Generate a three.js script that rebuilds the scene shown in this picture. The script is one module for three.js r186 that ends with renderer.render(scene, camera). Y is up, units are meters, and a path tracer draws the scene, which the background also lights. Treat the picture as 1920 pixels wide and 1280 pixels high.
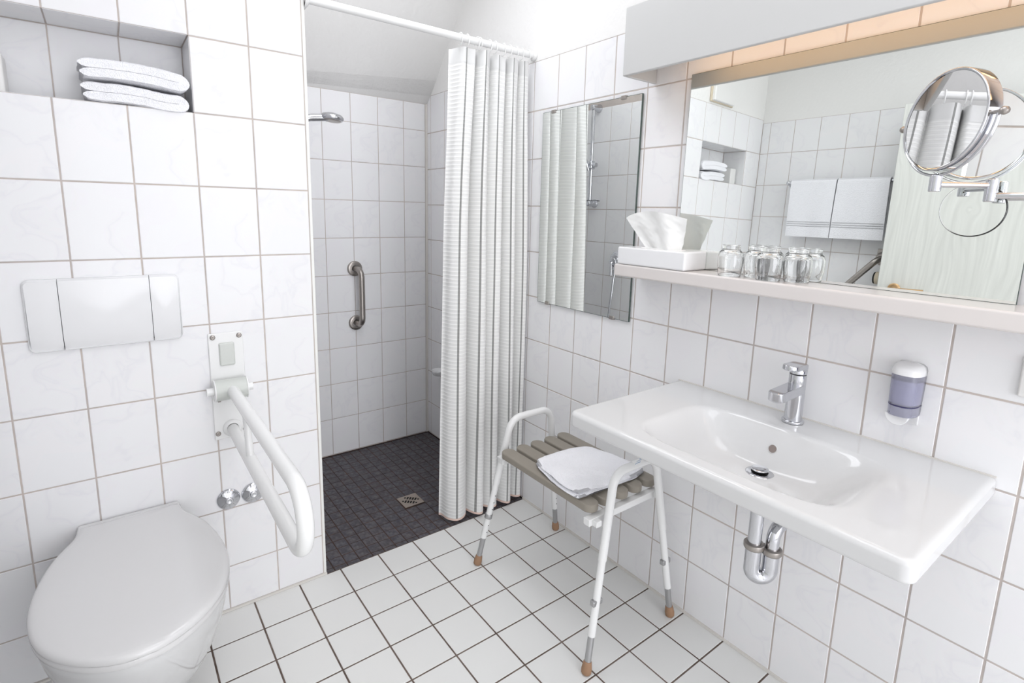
import * as THREE from 'three';
import { RoundedBoxGeometry } from 'three/addons/geometries/RoundedBoxGeometry.js';
import { mergeGeometries, mergeVertices, toCreasedNormals } from 'three/addons/utils/BufferGeometryUtils.js';
import { RectAreaLightUniformsLib } from 'three/addons/lights/RectAreaLightUniformsLib.js';

// ---------------------------------------------------------------- camera, light, exposure
RectAreaLightUniformsLib.init();
const scene = new THREE.Scene();
scene.background = new THREE.Color(0x000000);
const camera = new THREE.PerspectiveCamera(2 * Math.atan(640 / 1000.39) * 180 / Math.PI, 1.5, 0.02, 30);
camera.position.set(-1.43351, 1.30398, 1.76733);
camera.rotation.order = 'YXZ';
camera.rotation.set(-0.1724, -0.64936, 0.0241);
camera.setViewOffset(1920, 1280, 0, 69.83, 1920, 1280);   // vertical lens shift
camera.updateProjectionMatrix();
scene.add(camera);

const renderer = new THREE.WebGLRenderer({ antialias: true });
renderer.toneMapping = THREE.LinearToneMapping;
renderer.toneMappingExposure = 0.87;
renderer.shadowMap.enabled = true;

const XC = -1.82, ZD = 4.0, YTOP = 2.45;       // far (towel) wall, rear wall, flat ceiling
const CEIL = [{ x: -0.62, z: 0.14, w: 0.5, h: 0.8, i: 4.9 }, { x: -0.85, z: 1.4, w: 0.9, h: 0.9, i: 2.1 }];     // two opal ceiling panels
const WIN = { x: -0.9, y: 1.25, w: 1.5, h: 2.0, i: 3.5 };         // tall frosted window at the far end behind the camera
const TUBE = { x: -0.075, y: 1.805, z0: 0.74, z1: 2.0, i: 5 };   // lamp behind the cover over the mirror

function areaLight(x, y, z, w, h, i, color, tx, ty, tz) {
  const l = new THREE.RectAreaLight(color, i, w, h);
  l.position.set(x, y, z); l.lookAt(tx, ty, tz); l.name = 'area_light';
  scene.add(l); return l;
}
for (const c of CEIL) areaLight(c.x, YTOP - 0.062, c.z, c.w, c.h, c.i, 0xf8faff, c.x, 0, c.z);
areaLight(WIN.x, WIN.y, ZD - 0.02, WIN.w, WIN.h, WIN.i, 0xf8faff, WIN.x, WIN.y, 0);
areaLight(TUBE.x, TUBE.y - 0.022, (TUBE.z0 + TUBE.z1) / 2, 0.03, TUBE.z1 - TUBE.z0, TUBE.i, 0xffc88c, TUBE.x, 0, (TUBE.z0 + TUBE.z1) / 2);

// ---------------------------------------------------------------- helpers
let seed = 7;
const rnd = () => { seed = (seed * 1664525 + 1013904223) >>> 0; return seed / 4294967296; };
const lerp = (a, b, t) => a + (b - a) * t, clamp = (v, a, b) => Math.min(b, Math.max(a, v));
const sstep = (a, b, t) => { t = clamp((t - a) / (b - a), 0, 1); return t * t * (3 - 2 * t); };
const V = (x, y, z) => new THREE.Vector3(x, y, z);
const used = {};
function numbered(n) { const k = used[n] = (used[n] ?? -1) + 1; return k ? `${n}_${String(k).padStart(3, '0')}` : n; }
function mesh(name, geo, mat, parent) {
  const m = new THREE.Mesh(geo, mat); m.name = name; m.castShadow = m.receiveShadow = true;
  if (parent) parent.add(m);
  return m;
}
function tag(o, label, category, group) {
  o.userData = { label, category }; if (group) o.userData.group = group; return o;
}
function thing(name, label, category, pos = [0, 0, 0], group) {
  const g = new THREE.Group(); g.name = numbered(name); g.position.set(...pos); scene.add(g);
  return tag(g, label, category, group);
}
function single(name, geo, mat, label, category, group) {
  const m = mesh(numbered(name), geo, mat, scene); return tag(m, label, category, group);
}
function struct(name, geo, mat, label) {
  const m = geo ? mesh(name, geo, mat, scene) : new THREE.Group();
  m.name = name; if (!geo) scene.add(m);
  m.userData = { kind: 'structure' }; if (label) m.userData.label = label;
  return m;
}
const boxAt = (x0, x1, y0, y1, z0, z1) => new THREE.BoxGeometry(x1 - x0, y1 - y0, z1 - z0).translate((x0 + x1) / 2, (y0 + y1) / 2, (z0 + z1) / 2);
const rbox = (x0, x1, y0, y1, z0, z1, r, s = 3) => new RoundedBoxGeometry(x1 - x0, y1 - y0, z1 - z0, s, r).translate((x0 + x1) / 2, (y0 + y1) / 2, (z0 + z1) / 2);
const merge = (list) => mergeGeometries(list.map((g) => (g.index ? g.toNonIndexed() : g)).map((g) => { for (const k of Object.keys(g.attributes)) if (!['position', 'normal', 'uv'].includes(k)) g.deleteAttribute(k); return g; }));
const lathe = (pts, seg = 48) => new THREE.LatheGeometry(pts.map(([r, y]) => new THREE.Vector2(Math.max(r, 1e-5), y)), seg);
// a geometry made along +y is turned to point along d, from p
function along(geo, p, d) {
  const q = new THREE.Quaternion().setFromUnitVectors(V(0, 1, 0), d.clone().normalize());
  return geo.applyQuaternion(q).translate(p.x, p.y, p.z);
}
const cyl = (a, b, r0, r1 = r0, s = 28) => { const d = b.clone().sub(a), L = d.length(); return along(new THREE.CylinderGeometry(r1, r0, L, s).translate(0, L / 2, 0), a, d); };
// polyline with rounded corners, dense
function fillet(pts, r, n = 10) {
  const out = [pts[0].clone()];
  for (let i = 1; i < pts.length - 1; i++) {
    const rr = Array.isArray(r) ? r[i - 1] : r;
    const p = pts[i], a = pts[i - 1].clone().sub(p), b = pts[i + 1].clone().sub(p);
    const la = a.length(), lb = b.length(); a.normalize(); b.normalize();
    const ang = Math.acos(clamp(a.dot(b), -1, 1)), t = Math.min(rr / Math.tan(ang / 2), la * 0.499, lb * 0.499);
    const R = t * Math.tan(ang / 2), c = p.clone().add(a.clone().add(b).normalize().multiplyScalar(R / Math.sin(ang / 2)));
    const p0 = p.clone().addScaledVector(a, t).sub(c), p1 = p.clone().addScaledVector(b, t).sub(c);
    const w = p0.angleTo(p1);
    for (let k = 0; k <= n; k++) {
      const s = k / n, v = p0.clone().multiplyScalar(Math.sin((1 - s) * w)).addScaledVector(p1, Math.sin(s * w)).divideScalar(Math.sin(w));
      out.push(v.add(c));
    }
  }
  out.push(pts[pts.length - 1].clone());
  return out;
}
// tube through points, capped
function sweep(pts, r, sides = 18) {
  const P = [], N = [], U = [], I = []; let len = 0;
  let t = pts[1].clone().sub(pts[0]).normalize();
  let n = Math.abs(t.y) < 0.9 ? V(0, 1, 0) : V(1, 0, 0); n.addScaledVector(t, -n.dot(t)).normalize();
  for (let i = 0; i < pts.length; i++) {
    const t2 = (i === 0 ? pts[1].clone().sub(pts[0]) : i === pts.length - 1 ? pts[i].clone().sub(pts[i - 1]) : pts[i + 1].clone().sub(pts[i - 1])).normalize();
    n.applyQuaternion(new THREE.Quaternion().setFromUnitVectors(t, t2)); n.addScaledVector(t2, -n.dot(t2)).normalize(); t = t2;
    if (i) len += pts[i].distanceTo(pts[i - 1]);
    const b = t.clone().cross(n), rr = typeof r === 'function' ? r(i / (pts.length - 1)) : r;
    for (let k = 0; k <= sides; k++) {
      const a = k / sides * Math.PI * 2, d = n.clone().multiplyScalar(Math.cos(a)).addScaledVector(b, Math.sin(a));
      P.push(...pts[i].clone().addScaledVector(d, rr).toArray()); N.push(...d.toArray()); U.push(len, k / sides);
    }
  }
  const w = sides + 1;
  for (let i = 0; i < pts.length - 1; i++) for (let k = 0; k < sides; k++) { const a = i * w + k; I.push(a, a + 1, a + w, a + 1, a + w + 1, a + w); }
  for (const e of [0, pts.length - 1]) {
    const d = (e ? pts[e].clone().sub(pts[e - 1]) : pts[0].clone().sub(pts[1])).normalize(), c = P.length / 3;
    P.push(...pts[e].toArray()); N.push(...d.toArray()); U.push(0, 0);
    for (let k = 0; k <= sides; k++) { const o = (e * w + k) * 3; P.push(P[o], P[o + 1], P[o + 2]); N.push(...d.toArray()); U.push(0, 0); }
    for (let k = 0; k < sides; k++) e ? I.push(c, c + 1 + k, c + 2 + k) : I.push(c, c + 2 + k, c + 1 + k);
  }
  const g = new THREE.BufferGeometry();
  g.setAttribute('position', new THREE.Float32BufferAttribute(P, 3)); g.setAttribute('normal', new THREE.Float32BufferAttribute(N, 3)); g.setAttribute('uv', new THREE.Float32BufferAttribute(U, 2));
  g.setIndex(I); return g;
}
// grid surface from a function (i/n, j/m) -> Vector3 (+uv); normals computed
function gridGeo(n, m, f, uvf) {
  const P = [], U = [], I = [];
  for (let j = 0; j <= m; j++) for (let i = 0; i <= n; i++) { const p = f(i / n, j / m); P.push(p.x, p.y, p.z); const u = uvf ? uvf(i / n, j / m) : [i / n, j / m]; U.push(u[0], u[1]); }
  for (let j = 0; j < m; j++) for (let i = 0; i < n; i++) { const a = j * (n + 1) + i, b = a + n + 1; I.push(a, a + 1, b, a + 1, b + 1, b); }
  const g = new THREE.BufferGeometry();
  g.setAttribute('position', new THREE.Float32BufferAttribute(P, 3)); g.setAttribute('uv', new THREE.Float32BufferAttribute(U, 2)); g.setIndex(I); g.computeVertexNormals();
  return g;
}
// loft through closed rings (same count), capped by fans
function loft(rings, capA = true, capB = true, fold = false) {
  const n = rings[0].length, P = [], U = [], I = [];
  rings.forEach((r, j) => { for (let k = 0; k <= n; k++) { const p = r[k % n]; P.push(p.x, p.y, p.z); U.push(k / n, j / (rings.length - 1)); } });
  const w = n + 1;
  for (let j = 0; j < rings.length - 1; j++) for (let k = 0; k < n; k++) { const a = j * w + k; I.push(a, a + 1, a + w, a + 1, a + w + 1, a + w); }
  const cap = fold ? (r, flip) => { const o = P.length / 3; for (const p of r) { P.push(p.x, p.y, p.z); U.push(0, 0); } for (let k = 0; k < n / 2 - 1; k++) { const a = o + k, b = o + k + 1, c = o + n - 2 - k, d = o + n - 1 - k; flip ? I.push(a, c, b, a, d, c) : I.push(a, b, c, a, c, d); } } : (r, flip) => { const c = r.reduce((s, p) => s.add(p), V(0, 0, 0)).divideScalar(n), o = P.length / 3; P.push(c.x, c.y, c.z); U.push(0, 0); for (const p of r) { P.push(p.x, p.y, p.z); U.push(0, 0); } for (let k = 0; k < n; k++) flip ? I.push(o, o + 1 + (k + 1) % n, o + 1 + k) : I.push(o, o + 1 + k, o + 1 + (k + 1) % n); };
  if (capA) cap(rings[0], true); if (capB) cap(rings[rings.length - 1], false);
  const g = new THREE.BufferGeometry();
  g.setAttribute('position', new THREE.Float32BufferAttribute(P, 3)); g.setAttribute('uv', new THREE.Float32BufferAttribute(U, 2)); g.setIndex(I); g.computeVertexNormals(); return g;
}
// ---------------------------------------------------------------- noise + textures
const hash = (x, y, s) => { let h = (x * 374761393 + y * 668265263 + s * 974711) | 0; h = Math.imul(h ^ (h >>> 13), 1274126177); return ((h ^ (h >>> 16)) >>> 0) / 4294967296; };
function vnoise(x, y, s, per) {
  const xi = Math.floor(x), yi = Math.floor(y), fx = x - xi, fy = y - yi, w = (a) => per ? ((a % per) + per) % per : a;
  const u = fx * fx * (3 - 2 * fx), v = fy * fy * (3 - 2 * fy);
  return lerp(lerp(hash(w(xi), w(yi), s), hash(w(xi + 1), w(yi), s), u), lerp(hash(w(xi), w(yi + 1), s), hash(w(xi + 1), w(yi + 1), s), u), v);
}
const fbm = (x, y, s, oct = 4, per = 0) => { let a = 0.5, t = 0, f = 1; for (let i = 0; i < oct; i++) { t += a * vnoise(x * f, y * f, s + i, per * f); a *= 0.5; f *= 2; } return t / (1 - 0.5 ** oct); };
function tex(w, h, f, srgb = true, repeat = true) {
  const d = new Uint8Array(w * h * 4);
  for (let y = 0; y < h; y++) for (let x = 0; x < w; x++) { const c = f(x / w, y / h), o = (y * w + x) * 4; d[o] = clamp(c[0], 0, 255); d[o + 1] = clamp(c[1], 0, 255); d[o + 2] = clamp(c[2], 0, 255); d[o + 3] = 255; }
  const t = new THREE.DataTexture(d, w, h); t.magFilter = t.minFilter = THREE.LinearFilter;
  if (repeat) t.wrapS = t.wrapT = THREE.RepeatWrapping;
  if (srgb) t.colorSpace = THREE.SRGBColorSpace; t.needsUpdate = true; return t;
}
const grey = (v) => [v, v, v];
// faint marble veins for the wall tiles
const marble = tex(1024, 1024, (u, v) => {
  const a = u * 8, b = v * 8, wx = fbm(a, b, 11, 4, 8), wy = fbm(a, b, 31, 4, 8);
  const n = fbm(a * 1.0 + wx * 2.2, b * 1.0 + wy * 2.2, 51, 5, 0), ridge = 1 - Math.abs(n * 2 - 1);
  const vein = Math.pow(clamp(ridge, 0, 1), 22), cloud = fbm(a * 0.5, b * 0.5, 71, 3, 4);
  const k = 0.55 * vein + 0.3 * (cloud - 0.5);
  return [246 - 9 * k, 245.5 - 9 * k, 246.5 - 6 * k];
});
const tileWave = tex(256, 256, (u, v) => grey(128 + 120 * (fbm(u * 6, v * 6, 5, 3, 6) - 0.5)), false);
const plasterBump = tex(512, 512, (u, v) => grey(255 * fbm(u * 64, v * 64, 3, 3, 64)), false);
const groutTex = tex(512, 512, (u, v) => { const n = fbm(u * 24, v * 24, 17, 4, 24), m = fbm(u * 5, v * 5, 27, 3, 5); return [200 + 24 * (n - 0.5) + 18 * (m - 0.5), 190 + 24 * (n - 0.5) + 14 * (m - 0.5), 184 + 24 * (n - 0.5) + 8 * (m - 0.5)]; });
const floorGroutTex = tex(512, 512, (u, v) => { const n = fbm(u * 40, v * 40, 19, 3, 40), m = fbm(u * 6, v * 6, 29, 3, 6); const b = 98 + 46 * (n - 0.5) + 40 * (m - 0.4); return [b + 10, b - 4, b - 12]; });
const slateTex = tex(1024, 1024, (u, v) => {
  const n = fbm(u * 40, v * 40, 41, 5, 40), m = fbm(u * 12 + n, v * 20, 43, 3, 0), s = fbm(u * 90, v * 24, 45, 3, 0);
  const b = 84 + 56 * (n - 0.5) + 22 * (s - 0.5); return [b + 6 * (m - 0.3), b - 2, b + 3 - 6 * (m - 0.5)];
});
const slateGroutTex = tex(256, 256, (u, v) => { const n = fbm(u * 20, v * 20, 61, 4, 20); return [72 + 56 * (n - 0.5), 56 + 40 * (n - 0.5), 50 + 28 * (n - 0.5)]; });
const terry = tex(256, 256, (u, v) => grey(70 + 185 * fbm(u * 64, v * 64, 81, 2, 64)), false);
// curtain: white, horizontal ribs, grey stripes; u period = one fold
const curtainMap = tex(512, 128, (u, v) => {
  const rib = Math.abs(((v * 4) % 1) - 0.5) * 2, line = Math.pow(1 - rib, 5);
  const weave = hash(Math.floor(u * 512), Math.floor(v * 128), 4) * 3;
  let c = [244 - 13 * line - weave, 244 - 13 * line - weave, 242 - 12 * line - weave];
  const d = Math.abs(u - 0.5), e = Math.abs(u - 0.57);
  if (d < 0.021) c = [150, 150, 148];
  return c;
});
const curtainBump = tex(64, 128, (u, v) => grey(255 * Math.pow(Math.sin(Math.PI * ((v * 4) % 1)), 0.6)), false);
const woodWhite = tex(512, 512, (u, v) => {
  const warp = fbm(u * 5, v * 2, 91, 3, 0), g = fbm(u * 150 + warp * 12, v * 5, 93, 3, 0), k = Math.pow(Math.abs(Math.sin((u * 22 + warp * 5) * Math.PI)), 6);
  return [228 - 18 * (g - 0.4) - 5 * k, 229 - 18 * (g - 0.4) - 5 * k, 224 - 18 * (g - 0.4) - 5 * k];
});

// ---------------------------------------------------------------- materials
const std = (o) => new THREE.MeshStandardMaterial(o), phy = (o) => new THREE.MeshPhysicalMaterial(o);
const M = {
  tile: phy({ map: marble, roughness: 0.13, bumpMap: tileWave, bumpScale: 0.0006, specularIntensity: 0.3 }),
  grout: std({ map: groutTex, roughness: 0.9 }),
  floorTile: phy({ color: 0xededeb, roughness: 0.28 }),
  floorGrout: std({ map: floorGroutTex, roughness: 0.95 }),
  slate: std({ map: slateTex, roughness: 0.55 }),
  slateGrout: std({ map: slateGroutTex, roughness: 0.95 }),
  plaster: std({ color: 0xf2f1ef, roughness: 0.92, bumpMap: plasterBump, bumpScale: 0.0012 }),
  caulk: std({ color: 0xe4e0da, roughness: 0.6 }),
  edge: std({ color: 0xf4f4f0, roughness: 0.35 }),
  ceramic: phy({ color: 0xdfdfdf, roughness: 0.07 }),
  plastic: phy({ color: 0xefeff0, roughness: 0.16 }),
  lidPlastic: phy({ color: 0xe2e1e1, roughness: 0.14 }),
  matteWhite: std({ color: 0xefeeec, roughness: 0.45 }),
  paint: phy({ color: 0xf1f1f0, roughness: 0.22 }),
  rail: phy({ color: 0xf3f3f2, roughness: 0.2 }),
  greyPlastic: std({ color: 0xd4d7d2, roughness: 0.35 }),
  chrome: std({ color: 0xcfd0d4, metalness: 1, roughness: 0.06 }),
  brushed: std({ color: 0xa9a39e, metalness: 1, roughness: 0.33 }),
  alu: std({ color: 0xb5b5b6, metalness: 0.9, roughness: 0.38 }),
  steel: std({ color: 0xc9bdb2, metalness: 1, roughness: 0.4 }),
  dark: std({ color: 0x1b1a1a, roughness: 0.7 }),
  slat: std({ color: 0x989186, roughness: 0.5 }),
  rubber: std({ color: 0xa07e63, roughness: 0.75 }),
  towel: std({ color: 0xfbfbff, roughness: 1, bumpMap: terry, bumpScale: 0.0025 }),
  curtain: std({ map: curtainMap, bumpMap: curtainBump, bumpScale: 0.0012, roughness: 0.85, side: THREE.DoubleSide }),
  hem: std({ color: 0xf0d5c8, roughness: 0.9, side: THREE.DoubleSide }),
  mirror: std({ color: new THREE.Color().setRGB(0.9, 0.925, 0.905), metalness: 1, roughness: 0.0 }),
  mirrorDark: std({ color: new THREE.Color().setRGB(0.86, 0.88, 0.865), metalness: 1, roughness: 0.0 }),
  clearMirror: std({ color: 0xe9e9ea, metalness: 1, roughness: 0.0 }),
  glassEdge: std({ color: 0x4b5a55, roughness: 0.15 }),
  glass: phy({ color: 0xffffff, roughness: 0.0, transmission: 1, thickness: 0.0025, ior: 1.5 }),
  tank: phy({ color: 0xd6d6ea, roughness: 0.12, transmission: 0.7, thickness: 0.004, ior: 1.45 }),
  soap: std({ color: 0xc3c3da, roughness: 0.3 }),
  tissue: std({ color: 0xf7f7f5, roughness: 1, side: THREE.DoubleSide }),
  shelf: phy({ color: 0xded8d5, roughness: 0.2 }),
  lampCover: std({ color: 0xc9c9c8, roughness: 0.4 }),
  door: std({ map: woodWhite, roughness: 0.5 }),
  champagne: std({ color: 0xc7a479, metalness: 0.7, roughness: 0.35 }),
  cream: std({ color: 0xd8cbb4, roughness: 0.6 }),
  opal: std({ color: 0xffffff, roughness: 0.4, emissive: 0xfafbff, emissiveIntensity: 1.0 }),
  tubeGlow: std({ color: 0xffffff, roughness: 0.4, emissive: 0xffcf9a, emissiveIntensity: 1.2 }),
};

// ---------------------------------------------------------------- tiles
const tileGeos = new Map();
function tileGeo(w, h, d, c, uo, vo, us) {       // front at z = 0, bevelled, back open
  const key = [w, h, d, c, uo, vo].map((v) => v.toFixed(4)).join();
  if (tileGeos.has(key)) return tileGeos.get(key);
  const x = w / 2, y = h / 2, P = [], N = [], U = [];
  const quad = (a, b, e, f) => {
    const n = V(...b).sub(V(...a)).cross(V(...e).sub(V(...a))).normalize();
    for (const p of [a, b, e, a, e, f]) { P.push(...p); N.push(n.x, n.y, n.z); U.push(uo + p[0] * us, vo + p[1] * us); }
  };
  const f = [[-x + c, -y + c, 0], [x - c, -y + c, 0], [x - c, y - c, 0], [-x + c, y - c, 0]], m = [[-x, -y, -c], [x, -y, -c], [x, y, -c], [-x, y, -c]], k = m.map(([p, q]) => [p, q, -d]);
  quad(...f);
  for (let i = 0; i < 4; i++) { const j = (i + 1) % 4; quad(m[i], m[j], f[j], f[i]); quad(k[i], k[j], m[j], m[i]); }
  const g = new THREE.BufferGeometry();
  g.setAttribute('position', new THREE.Float32BufferAttribute(P, 3)); g.setAttribute('normal', new THREE.Float32BufferAttribute(N, 3)); g.setAttribute('uv', new THREE.Float32BufferAttribute(U, 2));
  tileGeos.set(key, g); return g;
}
// origin + u*U + v*W, facing n; us / vs are the joint lines
function tiles(parent, { o, u, v, us, vs, joint = 0.003, d = 0.007, c = 0.0012, mat = M.tile, skip, name = 'tile', variants = 7, uvs = 0.75, wob = 0.00025, stuffBeyond, end }) {
  const n = u.clone().cross(v), B = new THREE.Matrix4().makeBasis(u, v, n), q = new THREE.Quaternion().setFromRotationMatrix(B);
  const list = [], extra = [];
  for (let i = 0; i < us.length - 1; i++) for (let j = 0; j < vs.length - 1; j++) {
    const uc = (us[i] + us[i + 1]) / 2, vc = (vs[j] + vs[j + 1]) / 2;
    if (skip && skip(uc, vc)) continue;
    const k = Math.floor(rnd() * variants);
    const g = tileGeo(us[i + 1] - us[i] - joint, vs[j + 1] - vs[j] - joint, d, c, 0.13 * k + 0.07, 0.29 * k + 0.11, uvs);
    list.push([g, o.clone().addScaledVector(u, uc).addScaledVector(v, vc).addScaledVector(n, (rnd() - 0.7) * wob)]);
  }
  list.forEach(([g, p], i) => {
    if (stuffBeyond && i >= stuffBeyond) { extra.push(g.clone().applyQuaternion(q).translate(p.x, p.y, p.z)); return; }
    const m = mesh(name, g, mat, parent); m.position.copy(p); m.quaternion.copy(q);
  });
  if (extra.length) mesh(`${name}s`, merge(extra), mat, parent).userData.kind = 'stuff';
}
const lines = (start, pitch, n) => Array.from({ length: n }, (_, i) => start + pitch * i);
const planarUV = (geo, s = 1) => { const p = geo.attributes.position, nn = geo.attributes.normal, uv = []; for (let i = 0; i < p.count; i++) { const x = p.getX(i), y = p.getY(i), z = p.getZ(i), ax = Math.abs(nn.getX(i)), ay = Math.abs(nn.getY(i)), az = Math.abs(nn.getZ(i)); ax > ay && ax > az ? uv.push(z * s, y * s) : ay > az ? uv.push(x * s, z * s) : uv.push(x * s, y * s); } geo.setAttribute('uv', new THREE.Float32BufferAttribute(uv, 2)); return geo; };
const slab = (...a) => planarUV(boxAt(...a), 1.3);
const G = 0.0011;                                   // grout lies this far behind the tile faces
const X = V(1, 0, 0), Y = V(0, 1, 0), Z = V(0, 0, 1), NX = V(-1, 0, 0), NZ = V(0, 0, -1);
const XE = -0.902;                                  // end of the partition
const ATOP = 1.951, BTOP = 1.897;

// wall with the toilet: solid block behind, niche cut out
{
  const nx0 = -1.663, nx1 = -1.213, ny0 = 1.552, ny1 = 1.7514, nd = 0.145, bz = -0.918, xl = XC - 0.12;
  const wall = struct('wall_left', merge([
    slab(xl, nx0 - G, 0, ATOP, bz, -G), slab(nx1 + G, XE - G, 0, ATOP, bz, -G),
    slab(nx0 - G, nx1 + G, 0, ny0 - G, bz, -G), slab(nx0 - G, nx1 + G, ny1 + G, ATOP, bz, -G), slab(nx0 - G, nx1 + G, ny0 - G, ny1 + G, bz, -nd - G),
  ]), M.grout);
  const us = [-1.82, ...lines(-1.66324, 0.15, 5), -0.91229], vs = [0.006, ...lines(0.15492, 0.19956, 10)];
  tiles(wall, { o: V(0, 0, 0), u: X, v: Y, us, vs, joint: 0.0036, skip: (u, v) => u > nx0 && u < nx1 && v > ny0 && v < ny1 });
  const cols = lines(nx0, 0.15, 4);
  tiles(wall, { o: V(0, 0, -nd), u: X, v: Y, us: cols, vs: [ny0, ny1] });
  tiles(wall, { o: V(0, ny1, 0), u: X, v: Z, us: cols, vs: [-nd, -0.001] });             // niche head
  tiles(wall, { o: V(0, ny0, 0), u: X, v: NZ, us: cols, vs: [0.001, nd] });              // niche sill
  tiles(wall, { o: V(nx1, 0, 0), u: Z, v: Y, us: [-nd, -0.001], vs: [ny0, ny1] });
  tiles(wall, { o: V(nx0, 0, 0), u: NZ, v: Y, us: [0.001, nd], vs: [ny0, ny1] });
  mesh('edge_strip', rbox(-0.9112, XE - 0.0005, 0, ATOP, -0.012, 0.0004, 0.0012, 2), M.edge, wall);
  // shower side of the partition
  tiles(wall, { o: V(XE, 0, 0), u: NZ, v: Y, us: [0.013, ...lines(0.115, 0.1455, 6), 0.918], vs: [0.004, ...lines(0.188, 0.18977, 9), 1.897] });
  struct('wall_upper_left', slab(xl, XE - 0.001, ATOP, YTOP + 0.1, bz, -0.001), M.plaster);
}
// wall with the washbasin
{
  const wall = struct('wall_right', slab(G, 0.12, 0, BTOP, -1.04, ZD + 0.1), M.grout);
  const us = [-0.918, ...lines(0.721 - 0.14546 * 11, 0.14546, 33)].filter((z) => z < ZD), vs = [0.004, ...lines(1.70643 - 0.18977 * 8, 0.18977, 9), BTOP];
  tiles(wall, { o: V(0, 0, 0), u: Z, v: Y, us: [...us, ZD], vs, joint: 0.004 });
  struct('wall_upper_right', slab(0.0005, 0.12, BTOP, YTOP + 0.1, -1.04, ZD + 0.1), M.plaster);
}
// towel wall, seen in the mirror
{
  const wall = struct('wall_opposite', slab(XC - 0.12, XC - G, 0, 1.932, -0.001, ZD + 0.1), M.grout);
  tiles(wall, { o: V(XC, 0, 0), u: NZ, v: Y, us: [-ZD, ...lines(0.049, 0.1425, 28).filter((z) => z < ZD - 0.02).reverse().map((z) => -z), 0], vs: [0.004, ...lines(0.071, 0.1866, 10), 1.932] });
  struct('wall_upper_opposite', slab(XC - 0.12, XC - 0.0005, 1.932, YTOP + 0.1, -0.001, ZD + 0.1), M.plaster);
}
// shower back wall
{
  const wall = struct('wall_shower_back', slab(XE, 0.001, 0, 1.858, -1.04, -0.918 - G), M.grout);
  tiles(wall, { o: V(0, 0, -0.918), u: X, v: Y, us: [XE, ...lines(-0.56588 - 0.14244 * 2, 0.14244, 6), -0.012], vs: [0.004, ...lines(1.71922 - 0.18977 * 8, 0.18977, 9), 1.858] });
  mesh('corner_joint', boxAt(-0.0125, -0.0005, 0.002, 1.858, -0.9175, -0.9135), M.caulk, wall);
}
// rear wall behind the camera
struct('wall_rear', slab(XC - 0.12, 0.12, 0, YTOP + 0.1, ZD, ZD + 0.12), M.plaster);
// ceiling: flat part and the slope over the shower
{
  const s = new THREE.Shape(), pts = [];
  const prof = [[0.92, 1.858], [0.88, 1.895], [0.82, 1.962], [0.775, 2.02], [0.70, 2.105], [0.55, 2.28], [0.405, YTOP]];
  prof.forEach(([a, b], i) => (i ? s.lineTo(a, b) : s.moveTo(a, b)));
  s.lineTo(0.405, YTOP + 0.14); s.lineTo(1.06, YTOP + 0.14); s.lineTo(1.06, 1.858);
  const g = new THREE.ExtrudeGeometry(s, { depth: 0.92, bevelEnabled: false }).rotateY(Math.PI / 2);   // (a,b,d) -> (d, b, -a)
  g.translate(XE - 0.009, 0, 0);
  struct('ceiling_slope', planarUV(toCreasedNormals(g, 0.5), 1.3), M.plaster);
  struct('ceiling', slab(XC - 0.12, 0.12, YTOP, YTOP + 0.12, -0.42, ZD + 0.1), M.plaster);
}
// floor
{
  const fl = struct('floor', slab(XC - 0.12, 0.12, -0.1, -0.0014, 0.0, ZD + 0.1), M.floorGrout);
  const us = [XC, ...lines(-0.85309 - 0.14507 * 6, 0.14507, 12), 0], vs = [-ZD, ...lines(0.14489, 0.14507, 27).filter((z) => z < ZD - 0.03).reverse().map((z) => -z), -0.002];
  tiles(fl, { o: V(0, 0, 0), u: X, v: NZ, us, vs, joint: 0.005, d: 0.006, c: 0.001, mat: M.floorTile });
  const sf = struct('shower_floor', slab(XE - 0.01, 0.001, -0.1, -0.0055, -0.95, 0.0), M.slateGrout);
  const mu = [XE, ...lines(-0.8696, 0.0487, 18), 0], mv = [0.001, ...lines(0.0265, 0.05075, 18), 0.918];
  tiles(sf, { o: V(0, -0.0042, 0), u: X, v: NZ, us: mu, vs: mv, joint: 0.0042, d: 0.004, c: 0.0009, mat: M.slate, variants: 40, uvs: 2.2, wob: 0.0006, name: 'mosaic_tile', stuffBeyond: 300, skip: (u, v) => Math.abs(u + 0.4313) < 0.045 && Math.abs(v - 0.2803) < 0.045 });
  // sealing strips
  struct('trim_1', boxAt(XC, XE, 0.0005, 0.007, -0.001, 0.006), M.caulk);
  struct('trim_2', boxAt(-0.007, 0.001, 0.0005, 0.007, 0.0, ZD), M.caulk);
}

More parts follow.
